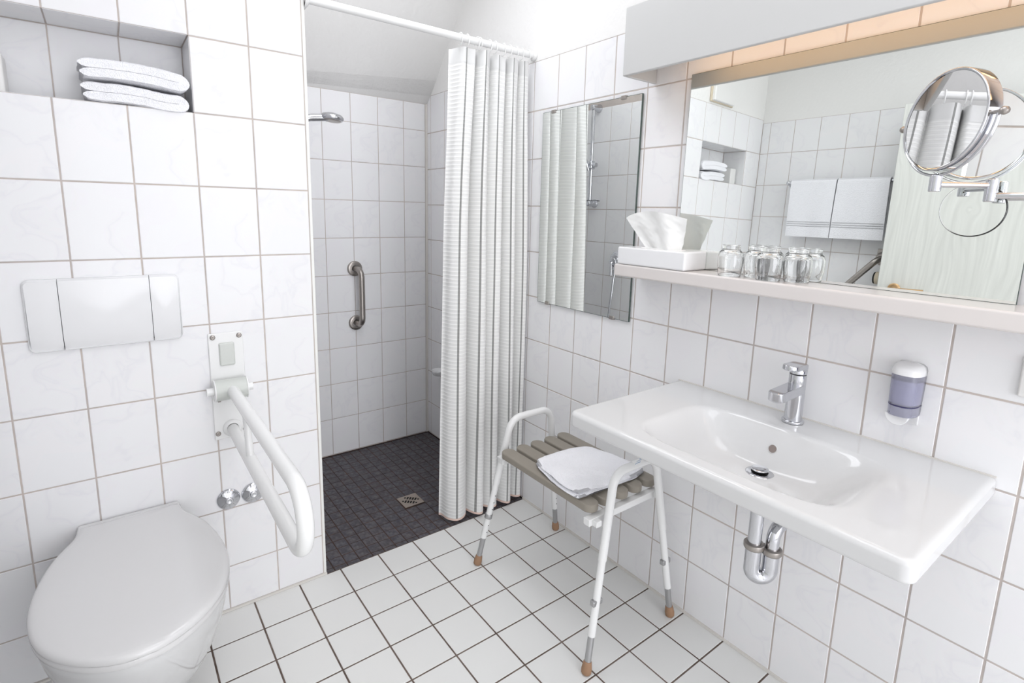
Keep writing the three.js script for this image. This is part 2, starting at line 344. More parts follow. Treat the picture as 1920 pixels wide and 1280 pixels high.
// ---------------------------------------------------------------- lamps
CEIL.forEach((c, k) => {
  const t = thing('ceiling_lamp', k ? 'flat square opal lamp on the white ceiling above the washbasin end of the room' : 'flat square opal lamp on the white ceiling in front of the shower opening', 'lamp', [c.x, YTOP, c.z]);
  mesh('housing', rbox(-c.w / 2 - 0.02, c.w / 2 + 0.02, -0.035, 0, -c.h / 2 - 0.02, c.h / 2 + 0.02, 0.008), M.matteWhite, t);
  mesh('diffuser', rbox(-c.w / 2, c.w / 2, -0.055, -0.03, -c.h / 2, c.h / 2, 0.008), M.opal, t);
});
{
  const w = struct('window_1'); w.position.set(WIN.x, WIN.y, ZD);
  const bar = (x0, x1, y0, y1, n) => mesh(n, rbox(x0, x1, y0, y1, -0.03, 0, 0.004), M.matteWhite, w), hx = WIN.w / 2, hy = WIN.h / 2;
  bar(-hx - 0.06, -hx, -hy - 0.06, hy + 0.06, 'window_frame'); bar(hx, hx + 0.06, -hy - 0.06, hy + 0.06, 'window_frame');
  bar(-hx, hx, hy, hy + 0.06, 'window_frame'); bar(-hx, hx, -hy - 0.06, -hy, 'window_frame');
  mesh('window_pane', boxAt(-hx, hx, -hy, hy, -0.012, -0.002), M.opal, w);
}
{
  const D = -0.15, y0 = 1.712, y1 = 1.905, z0 = 0.6, z1 = 2.2, t = thing('mirror_lamp', 'long grey-white box lamp cover on the wall above the large mirror', 'lamp', [0, 0, 0]);
  mesh('front_panel', rbox(D, D + 0.012, y0, y1, z0, z1, 0.004), M.lampCover, t);
  mesh('end_panel', rbox(D + 0.011, -0.001, y0, y1, z0, z0 + 0.01, 0.003), M.lampCover, t);
  mesh('end_panel', rbox(D + 0.011, -0.001, y0, y1, z1 - 0.01, z1, 0.003), M.lampCover, t);
  mesh('top_panel', boxAt(D + 0.011, -0.001, y1 - 0.008, y1 - 0.001, z0 + 0.009, z1 - 0.009), M.lampCover, t);
  const h = mesh('tube_holder', rbox(-0.1, -0.05, TUBE.y + 0.016, y1 - 0.006, TUBE.z0 - 0.03, TUBE.z1 + 0.03, 0.006), M.matteWhite, t);
  mesh('fluorescent_tube', cyl(V(TUBE.x, TUBE.y, TUBE.z0), V(TUBE.x, TUBE.y, TUBE.z1), 0.013), M.tubeGlow, h);
}

// ---------------------------------------------------------------- flush plate
{
  const t = thing('flush_plate', 'white three-part cistern flush plate on the tiled wall above the toilet', 'flush plate', [0, 0, 0]);
  const plate = (x0, x1, lr, rr) => {
    const yT = 1.108, yB = 0.922, yK = 0.955, s = (ring, z, ins, kb) => ring; // outline ring with rounded outer corners
    const ring = (ins, z, lift = 0) => {
      const out = [], a0 = x0 + (lr ? ins : 0), a1 = x1 - (rr ? ins : 0), b0 = yB + ins, b1 = yT - ins, R = Math.max(0.0015, 0.016 - ins);
      const corner = (cx, cy, r, s0) => { for (let k = 0; k <= 5; k++) { const a = s0 + k / 5 * Math.PI / 2; out.push(V(cx + r * Math.cos(a), cy + r * Math.sin(a), z)); } };
      const rl = lr ? R : 0.001, rR = rr ? R : 0.001;
      corner(a1 - rR, b0 + rR, rR, -Math.PI / 2); corner(a1 - rR, b1 - rR, rR, 0); corner(a0 + rl, b1 - rl, rl, Math.PI / 2); corner(a0 + rl, b0 + rl, rl, Math.PI);
      return out;
    };
    const rings = [ring(0, 0), ring(0, 0.007), ring(0.002, 0.011)];
    const f = ring(0.004, 0.014).map((p) => V(p.x, p.y, p.y < yK ? 0.007 : 0.016));
    const f2 = ring(0.005, 0.016).map((p) => V(p.x, Math.max(p.y, yK + 0.001), 0.017));
    return toCreasedNormals(loft([...rings, f, f2], true, true), 0.45);
  };
  mesh('side_panel', plate(-1.6135, -1.5452, true, false), M.plastic, t);
  mesh('flush_button', plate(-1.5438, -1.3524, false, false), M.plastic, t);
  mesh('side_panel', plate(-1.351, -1.2815, false, true), M.plastic, t);
  mesh('gap_backing', boxAt(-1.55, -1.345, 0.93, 1.1, 0, 0.005), M.dark, t);
}
// ---------------------------------------------------------------- toilet
{
  const cx = -1.4465, t = thing('toilet', 'white wall-hung toilet with its lid closed', 'toilet', [cx, 0, 0]);
  const prof = [[0.0, 0.120], [0.03, 0.1215], [0.06, 0.130], [0.10, 0.149], [0.15, 0.168], [0.2, 0.180], [0.26, 0.189], [0.32, 0.193], [0.38, 0.190], [0.44, 0.178], [0.49, 0.158], [0.53, 0.131], [0.565, 0.096], [0.588, 0.06], [0.60, 0.028], [0.604, 0.0]];
  const curve = new THREE.CatmullRomCurve3(prof.map(([z, w]) => V(w, 0, z)), false, 'centripetal');
  const half = curve.getSpacedPoints(46);
  // outline (closed ring) from half profile, scaled about (0, zc), z0 cut
  const outline = (y, inset, sx = 1, zEnd = 0.604, z0 = 0.02) => {
    const L = [], R = [];
    for (const p of half) {
      const z = z0 + (p.z / 0.604) * (zEnd - z0), k = Math.max(p.x * sx - inset, 0), zz = Math.min(z, zEnd - inset);
      R.push(V(k, y, Math.max(zz, z0 + inset * 0.5))); L.push(V(-k, y, Math.max(zz, z0 + inset * 0.5)));
    }
    L.pop(); return [...R, ...L.reverse()].reverse();
  };
  const flip = (rings) => loft(rings, true, true);
  const ringsBowl = [[0.075, 0.0, 0.50, 0.34], [0.08, 0, 0.56, 0.37], [0.12, 0, 0.66, 0.415], [0.17, 0, 0.76, 0.46], [0.23, 0, 0.85, 0.505], [0.29, 0, 0.915, 0.545], [0.34, 0, 0.955, 0.575], [0.375, 0, 0.975, 0.59], [0.392, 0.001, 0.98, 0.594], [0.399, 0.006, 0.98, 0.594]].map(([y, ins, sx, ze]) => outline(y, ins, sx, ze, 0.001));
  mesh('bowl', flip(ringsBowl), M.ceramic, t);
  mesh('seat', flip([outline(0.3995, 0.006, 1, 0.602), outline(0.402, 0.001, 1, 0.602), outline(0.411, 0.0, 1, 0.602), outline(0.414, 0.003, 1, 0.602)]), M.lidPlastic, t);
  const lid = mesh('lid', flip([outline(0.4155, 0.004), outline(0.4175, 0.0), outline(0.423, 0.0), outline(0.4275, 0.0025), outline(0.4305, 0.008), outline(0.4325, 0.018), outline(0.4338, 0.04), outline(0.4345, 0.08)]), M.lidPlastic, t);
  mesh('hinge_cover', rbox(-0.118, 0.118, 0.4, 0.4305, 0.004, 0.05, 0.006), M.lidPlastic, t);
}
// ---------------------------------------------------------------- chrome rosettes on the toilet wall
{
  const make = (x, label) => {
    const t = thing('valve_rosette', label, 'rosette', [x, 0.389, 0], 'chrome rosettes');
    mesh('flange', along(lathe([[0.0, 0.0], [0.033, 0.0], [0.0335, 0.003], [0.029, 0.008], [0.0135, 0.014], [0.0105, 0.0145]], 40), V(0, 0, 0), Z), M.chrome, t);
    mesh('cap', along(lathe([[0.0115, 0.0], [0.0115, 0.0165], [0.009, 0.0185], [0.006, 0.0185], [0.005, 0.017], [0, 0.017]], 32), V(0, 0, 0), Z), M.chrome, t);
    return t;
  };
  make(-1.197, 'round chrome rosette on the tiles nearer the toilet lid');
  make(-1.126, 'round chrome rosette partly hidden behind the white support rail');
}
// ---------------------------------------------------------------- hinged support rail
{
  const x = -1.172, t = thing('support_rail', 'white fold-down support rail beside the toilet on a screwed wall plate', 'support rail', [x, 0, 0]);
  const pl = mesh('wall_plate', rbox(-0.049, 0.045, 0.592, 0.925, 0.0, 0.006, 0.0025), M.rail, t);
  for (const [sx, sy] of [[-0.037, 0.9135], [0.034, 0.913], [-0.04, 0.612], [0.036, 0.6125]]) mesh('screw', along(lathe([[0.0075, 0], [0.0075, 0.002], [0.005, 0.0042], [0.0022, 0.0045], [0.002, 0.0025], [0, 0.0025]], 20), V(sx, sy, 0.006), Z), M.brushed, pl);
  mesh('latch_cover', rbox(-0.0225, 0.0195, 0.824, 0.895, 0.003, 0.013, 0.006, 4), M.greyPlastic, t);
  const hub = mesh('hinge_hub', cyl(V(-0.044, 0.757, 0.034), V(0.04, 0.757, 0.034), 0.031, 0.031, 40), M.greyPlastic, t);
  mesh('cheek', cyl(V(-0.047, 0.757, 0.034), V(-0.044, 0.757, 0.034), 0.0325, 0.0325, 40), M.rail, hub);
  mesh('cheek', cyl(V(0.04, 0.757, 0.034), V(0.043, 0.757, 0.034), 0.0325, 0.0325, 40), M.rail, hub);
  mesh('pin', cyl(V(-0.066, 0.757, 0.036), V(-0.047, 0.757, 0.036), 0.0115, 0.0115), M.rail, hub);
  mesh('pin', cyl(V(0.043, 0.757, 0.036), V(0.058, 0.757, 0.036), 0.0115, 0.0115), M.rail, hub);
  mesh('set_screw', cyl(V(-0.034, 0.722, 0.03), V(-0.034, 0.73, 0.032), 0.005, 0.005, 14), M.brushed, hub);
  mesh('set_screw', cyl(V(0.03, 0.722, 0.03), V(0.03, 0.73, 0.032), 0.005, 0.005, 14), M.brushed, hub);
  const yU = 0.757, yL = 0.616;
  mesh('arm', sweep(fillet([V(0, yU, 0.055), V(0, yU, 0.775), V(0, yL - 0.004, 0.775), V(0, yL + 0.006, 0.02), V(0, yL + 0.006, 0.004)], [0.072, 0.072, 0.004], 14), 0.0165, 24), M.rail, t);
  mesh('stay', cyl(V(0, yU - 0.004, 0.235), V(0, yL + 0.008, 0.262), 0.0095), M.rail, t);
  mesh('flange', along(lathe([[0.027, 0], [0.027, 0.004], [0.0225, 0.009], [0.0165, 0.009]], 32), V(0, yL + 0.008, 0.006), Z), M.rail, t);
}
// ---------------------------------------------------------------- towels
// folded terry towel: fold on the right (+x), opening on the left
function foldedTowel(w, d, th, sag, s) {
  const prof = [], n = 26, lay = th / 2;
  // centre line of the cloth: top layer from left to the fold, then back along the bottom
  const path = [];
  for (let i = 0; i <= n; i++) path.push([-w / 2 + (w - lay) * i / n, lay * 1.5]);
  for (let i = 1; i < 10; i++) { const a = Math.PI / 2 - Math.PI * i / 10; path.push([w / 2 - lay + lay * 0.5 * Math.cos(a), lay + lay * 0.5 * Math.sin(a)]); }
  for (let i = 0; i <= n; i++) path.push([w / 2 - lay - (w - lay) * (i / n) * 0.985, lay * 0.5]);
  const up = [], dn = [];
  path.forEach((p, i) => {
    const a = path[Math.max(i - 1, 0)], b = path[Math.min(i + 1, path.length - 1)], l = Math.hypot(b[0] - a[0], b[1] - a[1]), nx = -(b[1] - a[1]) / l, ny = (b[0] - a[0]) / l;
    const e = Math.min(i, path.length - 1 - i), tk = lay * 0.47 * Math.sqrt(1 - (1 - Math.min(e / 3, 1)) ** 2 + 0.05);
    up.push([p[0] + nx * tk, p[1] + ny * tk]); dn.push([p[0] - nx * tk, p[1] - ny * tk]);
  });
  const sec = [...up, ...dn.reverse()], rings = [], m = 16;
  for (let j = 0; j <= m; j++) {
    const zz = j / m, z = (zz - 0.5) * d, r = 1 - Math.pow(Math.abs(zz * 2 - 1), 8) * 0.18;
    rings.push(sec.map(([x, y]) => V(x + 0.004 * (fbm(zz * 3 + s, y * 30, 7) - 0.5), th / 2 + (y - th / 2) * r + sag(x / w, zz) + 0.006 * (fbm(x * 22 + s * 3, zz * 4, 9, 3) - 0.5), z + 0.006 * (fbm(x * 18, y * 40 + s, 13) - 0.5))));
  }
  const g = loft(rings, true, true, true); planarUV(g, 8); return g;
}
{
  const a = single('folded_towel', foldedTowel(0.232, 0.13, 0.05, (u, z) => -0.008 * z * sstep(0.1, 0.5, u + 0.2) - 0.002, 2), M.towel, 'white folded towel in the wall niche, the lower of the two', 'towel', 'towels in the niche');
  a.position.set(-1.338, 1.5545, -0.06);
  const b = single('folded_towel', foldedTowel(0.238, 0.13, 0.052, (u, z) => 0.004 * Math.cos(u * 5) - 0.004 * z, 5), M.towel, 'white folded towel in the wall niche, lying on the other one', 'towel', 'towels in the niche');
  b.position.set(-1.340, 1.6065, -0.055); b.rotation.set(0, 0.03, -0.035);
  const c = single('small_carton', rbox(-1.655, -1.598, 1.5535, 1.648, -0.12, -0.045, 0.006), M.matteWhite, 'small white carton at the end of the wall niche beside the towels', 'carton');
}
// cover plate at the right-hand edge of the picture
{
  const t = thing('socket_cover', 'white rounded cover plate on the tiles at the right edge of the photo', 'cover plate', [0, 1.005, 1.605]);
  mesh('frame', rbox(-0.009, 0, -0.041, 0.041, -0.041, 0.041, 0.0042, 4), M.matteWhite, t);
  mesh('insert', rbox(-0.011, -0.002, -0.028, 0.028, -0.028, 0.028, 0.003), M.plastic, t);
}
// ---------------------------------------------------------------- shower fittings
{
  const t = thing('shower_rail', 'chrome shower rail with slider on the left shower wall', 'shower rail', [XE, 0, -0.5]);
  mesh('bar', cyl(V(0.045, 1.352, 0), V(0.045, 1.905, 0), 0.0105), M.chrome, t);
  for (const y of [1.36, 1.895]) {
    const b = mesh('bracket', along(lathe([[0.024, 0], [0.024, 0.008], [0.017, 0.02], [0.0165, 0.058], [0.012, 0.062], [0, 0.062]], 28), V(0, y, 0), X), M.chrome, t);
  }
  const sl = mesh('slider', rbox(0.027, 0.068, 1.553, 1.6, -0.02, 0.02, 0.01), M.chrome, t);
  mesh('knob', cyl(V(0.048, 1.576, 0.018), V(0.048, 1.576, 0.044), 0.015, 0.013), M.chrome, sl);
  mesh('soap_tray', rbox(0.02, 0.11, 1.372, 1.378, -0.06, 0.06, 0.0025), M.glass, t);
  const h = thing('hand_shower', 'chrome hand shower head leaning out from the shower rail', 'shower head', [XE, 0, -0.5]);
  const hp = fillet([V(0.07, 1.548, 0), V(0.105, 1.625, 0), V(0.15, 1.652, 0.0), V(0.225, 1.662, 0)], 0.06, 8);
  mesh('handle', sweep(hp, (k) => 0.012 + 0.003 * k, 18), M.chrome, h);
  const hd = mesh('head', along(lathe([[0.0, 0.022], [0.018, 0.021], [0.04, 0.014], [0.047, 0.006], [0.0475, 0.0], [0.045, -0.006], [0.042, -0.0085], [0, -0.0085]], 40), V(0.243, 1.66, 0), V(0.1, 1, 0.0)), M.chrome, h);
  mesh('spray_face', along(lathe([[0, -0.0115], [0.034, -0.0115], [0.039, -0.008]], 36), V(0.243, 1.66, 0), V(0.1, 1, 0)), M.brushed, hd);
  const hose = fillet([V(0.075, 1.545, -0.006), V(0.092, 1.45, -0.03), V(0.1, 0.62, -0.03), V(0.06, 0.62, 0.2), V(0.03, 0.985, 0.21)], [0.2, 0.11, 0.1], 12);
  single('shower_hose', sweep(hose.map((p) => p.add(V(XE, 0, -0.5))), 0.0065, 12), M.chrome, 'chrome hose hanging from the hand shower to the mixer', 'hose');
  const mx = thing('shower_mixer', 'round chrome shower mixer with lever, mirrored behind the tissue box', 'mixer', [XE, 1.035, -0.29]);
  mesh('rosette', along(lathe([[0.062, 0], [0.062, 0.004], [0.058, 0.008], [0.026, 0.012], [0.026, 0.05], [0.022, 0.056], [0, 0.056]], 40), V(0, 0, 0), X), M.chrome, mx);
  mesh('lever', sweep(fillet([V(0.045, 0, 0), V(0.062, -0.005, 0), V(0.072, -0.075, 0.012)], 0.012), 0.007, 14), M.chrome, mx);
  mesh('outlet', cyl(V(0.02, -0.02, 0), V(0.03, -0.05, 0), 0.011), M.chrome, mx);
}
{
  const t = thing('grab_bar', 'short upright brushed steel grab bar on the shower back wall', 'grab bar', [-0.424, 0, -0.918]);
  mesh('bar', sweep(fillet([V(0, 0.993, 0), V(0.004, 0.993, 0.085), V(0.004, 0.708, 0.085), V(0, 0.708, 0)], 0.045, 12), 0.0148, 22), M.brushed, t);
  for (const y of [0.993, 0.708]) mesh('flange', along(lathe([[0.039, 0], [0.039, 0.007], [0.036, 0.011], [0.0285, 0.0125], [0.019, 0.013]], 40), V(0, y, 0), Z), M.brushed, t);
}
{ // floor drain
  const t = thing('floor_drain', 'square steel drain grate set in the dark shower floor', 'drain', [-0.4313, -0.0045, -0.2803]);
    const s = new THREE.Shape([[-0.046, -0.046], [0.046, -0.046], [0.046, 0.046], [-0.046, 0.046]].map((p) => new THREE.Vector2(...p)));
  const slots = [];
  for (const r of [-1, 1]) for (let i = -2; i <= 3; i++) {
    const c = (i - 0.5) * 0.0122, len = Math.abs(i - 0.5) > 2 ? 0.013 : 0.023, a = -0.75;
    const h = new THREE.Path(), pts = [[-0.0042, -len / 2], [0.0042, -len / 2], [0.0042, len / 2], [-0.0042, len / 2]].map(([px, py]) => new THREE.Vector2(c + px, r * 0.0148 + py));
    const q = pts.map((p) => new THREE.Vector2(p.x * Math.cos(a) - p.y * Math.sin(a), p.x * Math.sin(a) + p.y * Math.cos(a)));
    h.setFromPoints(q); s.holes.push(h);
  }
  mesh('grate', new THREE.ExtrudeGeometry(s, { depth: 0.0012, bevelEnabled: true, bevelSize: 0.0004, bevelThickness: 0.0004, bevelSegments: 1 }).rotateX(-Math.PI / 2).translate(0, 0.0025, 0), M.steel, t);
  mesh('sump', boxAt(-0.04, 0.04, -0.003, -0.0005, -0.04, 0.04), M.dark, t);
}
{ // white bracket low on the right shower wall
  const t = thing('soap_dish', 'small white dish on the right shower wall, half behind the curtain', 'soap dish', [0, 0.44, -0.72]);
  mesh('back_plate', rbox(-0.012, 0, -0.04, 0.045, -0.035, 0.035, 0.005), M.plastic, t);
  mesh('bowl', loft([[0.018, -0.035], [0.03, -0.03], [0.038, -0.012], [0.04, -0.004], [0.036, -0.004], [0.02, -0.018]].map(([r, y]) => Array.from({ length: 28 }, (_, k) => { const a = -k / 28 * Math.PI * 2; return V(-0.04 + r * Math.cos(a), y, 1.1 * r * Math.sin(a)); })), true, true), M.plastic, t);
}
// ---------------------------------------------------------------- curtain rod and curtain
const ROD = { y: 1.921, z: -0.012 };
{
  const t = thing('curtain_rod', 'white rod across the shower opening holding the curtain', 'rod', [0, ROD.y, ROD.z]);
  mesh('tube', cyl(V(XE - 0.0, 0, 0), V(0, 0, 0), 0.0125), M.rail, t);
  mesh('flange', along(lathe([[0.02, 0], [0.02, 0.006], [0.0155, 0.012], [0.0125, 0.012]], 28), V(0, 0, 0), NX), M.rail, t);
  mesh('flange', along(lathe([[0.03, 0], [0.03, 0.006], [0.017, 0.016], [0.0125, 0.016]], 28), V(XE, 0, 0), X), M.rail, t);
}
{
  const t = thing('shower_curtain', 'white shower curtain with thin grey stripes drawn to the right', 'curtain', [0, 0, 0]);
  const K = 4.7, W = 1.2, yT = 1.893, yB = 0.018;
  const pos = (s, y) => {
    const h = (yT - y) / (yT - yB), L = lerp(lerp(-0.357, -0.38, sstep(0, 0.4, h)), -0.397, h), Rr = lerp(-0.022, -0.008, sstep(0, 0.5, h));
    const sw = Math.pow(s, W) + 0.008 * Math.sin(s * 9 + 1.3 + h * 0.8) * h, ph = K * 2 * Math.PI * sw + 4.95;
    const k = Math.floor(K * sw + 0.4), amp = (0.03 + 0.016 * h) * (0.75 + 0.5 * hash(k, 3, 8)) * sstep(-0.04, 0.05, s) ;
    const extra = (1 - sstep(0, 0.22, h)) * 0.009 * Math.sin(ph * 2 + 1.0);
    let z = ROD.z + Math.sin(ph) * (0.034 + 0.012 * h) * (0.85 + 0.25 * Math.sin(s * 17 + 2)) * lerp(1.15, 0.85, s) - 0.018 + extra + 0.004 * Math.sin(s * 40 + h * 3);
    z += 0.004 * h;
    const x = lerp(L, Rr, s) - (0.008 + 0.006 * h) * lerp(1.25, 0.8, s) * Math.cos(ph) * sstep(0, 0.08, s) * sstep(1, 0.94, s) + 0.003 * Math.sin(h * 5 + s * 12);
    return V(Math.min(x, -0.004), y, z);
  };
  const NS = 420, UV = (s, y) => [Math.pow(s, W) * K + 0.132, y / 0.06];
  const strip = (y0, y1, n) => gridGeo(NS, n, (a, b) => pos(a, lerp(y1, y0, b)), (a, b) => UV(a, lerp(y1, y0, b)));
  mesh('fabric', strip(yB + 0.008, yT - 0.052, 56), M.curtain, t);
  const hd = mesh('top_hem', gridGeo(NS, 3, (a, b) => { const p = pos(a, lerp(yT, yT - 0.053, b)); p.z += 0.0009; return p; }, (a, b) => [Math.pow(a, W) * K + 0.132, 0.126 + 0.002 * b]), M.curtain, t);
  mesh('bottom_hem', gridGeo(NS, 2, (a, b) => { const p = pos(a, lerp(yB + 0.009, yB, b)); p.z += 0.0006; return p; }), M.hem, t);
  for (let k = 0; k < 11; k++) {
    const s = clamp((k + 0.25) / 10.6, 0.02, 0.99), p = pos(s, yT - 0.012);
    const ring = [];
    const zz = clamp(p.z, ROD.z - 0.02, ROD.z + 0.03);
    for (let i = 0; i <= 22; i++) { const a = -0.5 + i / 22 * (Math.PI * 2 - 0.9) + Math.PI * 1.5; ring.push(V(p.x + 0.002 * (i / 22), ROD.y - 0.006 + 0.0225 * Math.sin(a), ROD.z + 0.0185 * Math.cos(a))); }
    mesh('curtain_ring', sweep(ring, 0.0016, 8), M.paint, t);
  }
}
// ---------------------------------------------------------------- wall mirror (narrow)
{
  const t = thing('wall_mirror', 'tall frameless mirror held by four clips beside the curtain', 'mirror', [0, 0, 0]);
  const y0 = 0.9335, y1 = 1.6905, z0 = 0.066, z1 = 0.5635, xf = -0.009;
  mesh('glass_pane', boxAt(xf, -0.003, y0, y1, z0, z1), M.glassEdge, t);
  mesh('silvered_face', new THREE.PlaneGeometry(z1 - z0 - 0.003, y1 - y0 - 0.003).rotateY(-Math.PI / 2).translate(xf - 0.0004, (y0 + y1) / 2, (z0 + z1) / 2), M.mirrorDark, t);
  for (const [y, z, s] of [[y1, 0.13, 1], [y1, 0.485, 1], [y0, 0.13, -1], [y0, 0.485, -1]]) mesh('clip', rbox(xf - 0.0045, 0, Math.min(y - s * 0.009, y + s * 0.004), Math.max(y - s * 0.009, y + s * 0.004), z - 0.011, z + 0.011, 0.002), M.brushed, t);
}
// ---------------------------------------------------------------- large mirror
const MN = V(-1, 0.019, 0.005).normalize();
{
  const t = thing('vanity_mirror', 'large frameless mirror standing on the white shelf under the lamp', 'mirror', [-0.013, 1.43, 1.1435]);
  t.quaternion.setFromUnitVectors(V(-1, 0, 0), MN);
  const h = 0.569, w = 0.794;
  mesh('glass_pane', boxAt(0.0005, 0.006, -h / 2, h / 2, -w / 2, w / 2), M.glassEdge, t);
  mesh('silvered_face', new THREE.PlaneGeometry(w - 0.002, h - 0.002).rotateY(-Math.PI / 2), M.mirror, t);
}
{ // round mirror stuck on the large one
  const t = thing('stick_on_mirror', 'small round mirror disc stuck on the large mirror', 'mirror', [-0.0135, 1.329, 1.4475]);
  t.quaternion.setFromUnitVectors(V(0, 1, 0), MN);
  mesh('glass_disc', lathe([[0, 0.0002], [0.0535, 0.0002], [0.0548, 0.0012], [0.0535, 0.0028], [0.052, 0.003]], 64), M.glass, t);
  mesh('silvered_face', lathe([[0.0525, 0.003], [0.03, 0.00265], [0.0, 0.0025]], 64), M.mirror, t);
}
// ---------------------------------------------------------------- shelf and what stands on it
const SH = 1.1455;
single('wall_shelf', rbox(-0.128, -0.0005, SH - 0.039, SH, 0.588, 2.1, 0.006, 4), M.shelf, 'long white glossy shelf on the wall above the washbasin', 'shelf');
{
  const t = thing('tissue_box', 'white glossy tissue box at the left end of the shelf', 'tissue box', [0, SH, 0]);
  const b = [], x0 = -0.1265, x1 = -0.018, z0 = 0.599, z1 = 0.8525, yt = 0.0555;
  mesh('body', rbox(x0, x1, 0.0006, yt, z0, z1, 0.006, 4), M.plastic, t);
  mesh('slot', rbox(-0.085, -0.062, yt - 0.002, yt + 0.0006, 0.66, 0.81, 0.001, 2), M.matteWhite, t);
  const g = gridGeo(44, 26, (a, b2) => {
    const h = b2, zb = lerp(0.676, 0.792, a), zt = lerp(0.588, 0.82, a);
    const topY = lerp(0.146, 0.148, a) + 0.022 * Math.sin(Math.PI * Math.pow(a, 0.75)), e = Math.pow(h, 0.8);
    const z = lerp(zb, zt, e), y = lerp(yt - 0.012, topY, h);
    const x = -0.0735 + 0.015 * Math.sin(a * 6 + 0.6) * (0.5 + 0.5 * (1 - h)) + 0.006 * Math.sin(a * 13 + h * 3) * (1 - h * 0.6) - 0.01 * h + 0.006 * (fbm(a * 9, h * 7, 3) - 0.5);
    return V(x, y, z);
  });
  mesh('tissue', g, M.tissue, t);
}
{
  const prof = [[0, 0.001], [0.0285, 0.001], [0.0305, 0.0025], [0.0335, 0.018], [0.0352, 0.034], [0.035, 0.05], [0.0335, 0.0595], [0.0295, 0.066], [0.0255, 0.0695], [0.0245, 0.073], [0.025, 0.081], [0.0235, 0.083], [0, 0.083]];
  // tumbler standing upside down: open below, thick base above
  const outer = prof.slice(2, 12), inner = [[0.0285, 0.001], [0.0311, 0.018], [0.0328, 0.034], [0.0326, 0.05], [0.031, 0.058], [0.027, 0.0635], [0.02, 0.067], [0, 0.068]];
  const pts = [[0, 0.083], [0.0235, 0.083], [0.025, 0.081], [0.0245, 0.073], [0.0255, 0.0695], [0.0295, 0.066], [0.0335, 0.0595], [0.035, 0.05], [0.0352, 0.034], [0.0335, 0.018], [0.0308, 0.0015], [0.0298, 0.0004], ...inner];
  const cr = (a) => { const c = new THREE.CatmullRomCurve3(a.map(([r, y]) => V(r, y, 0)), false, 'centripetal'); return c.getPoints(90).map((p) => [Math.max(p.x, 0), p.y]); };
  const geo = lathe([...cr(pts)].reverse(), 56);
  geo.scale(0.93, 1, 0.93);
  const g0 = single('glass_tumbler', geo, M.glass, 'clear upturned tumbler in the front pair, nearest the tissue box', 'glass', 'tumblers on the shelf');
  g0.position.set(-0.0915, SH + 0.0004, 0.972);
  [['clear upturned tumbler standing second from left, behind the front pair', -0.0535, 1.0255], ['clear upturned tumbler in the front pair, farther from the tissue box', -0.0915, 1.079], ['clear upturned tumbler standing rightmost, close to the large mirror', -0.0535, 1.1325]].forEach(([l, x, z]) => {
    const c = g0.clone(); c.name = numbered('glass_tumbler'); c.userData = { ...g0.userData, label: l }; c.position.set(x, SH + 0.0004, z); scene.add(c);
  });
}
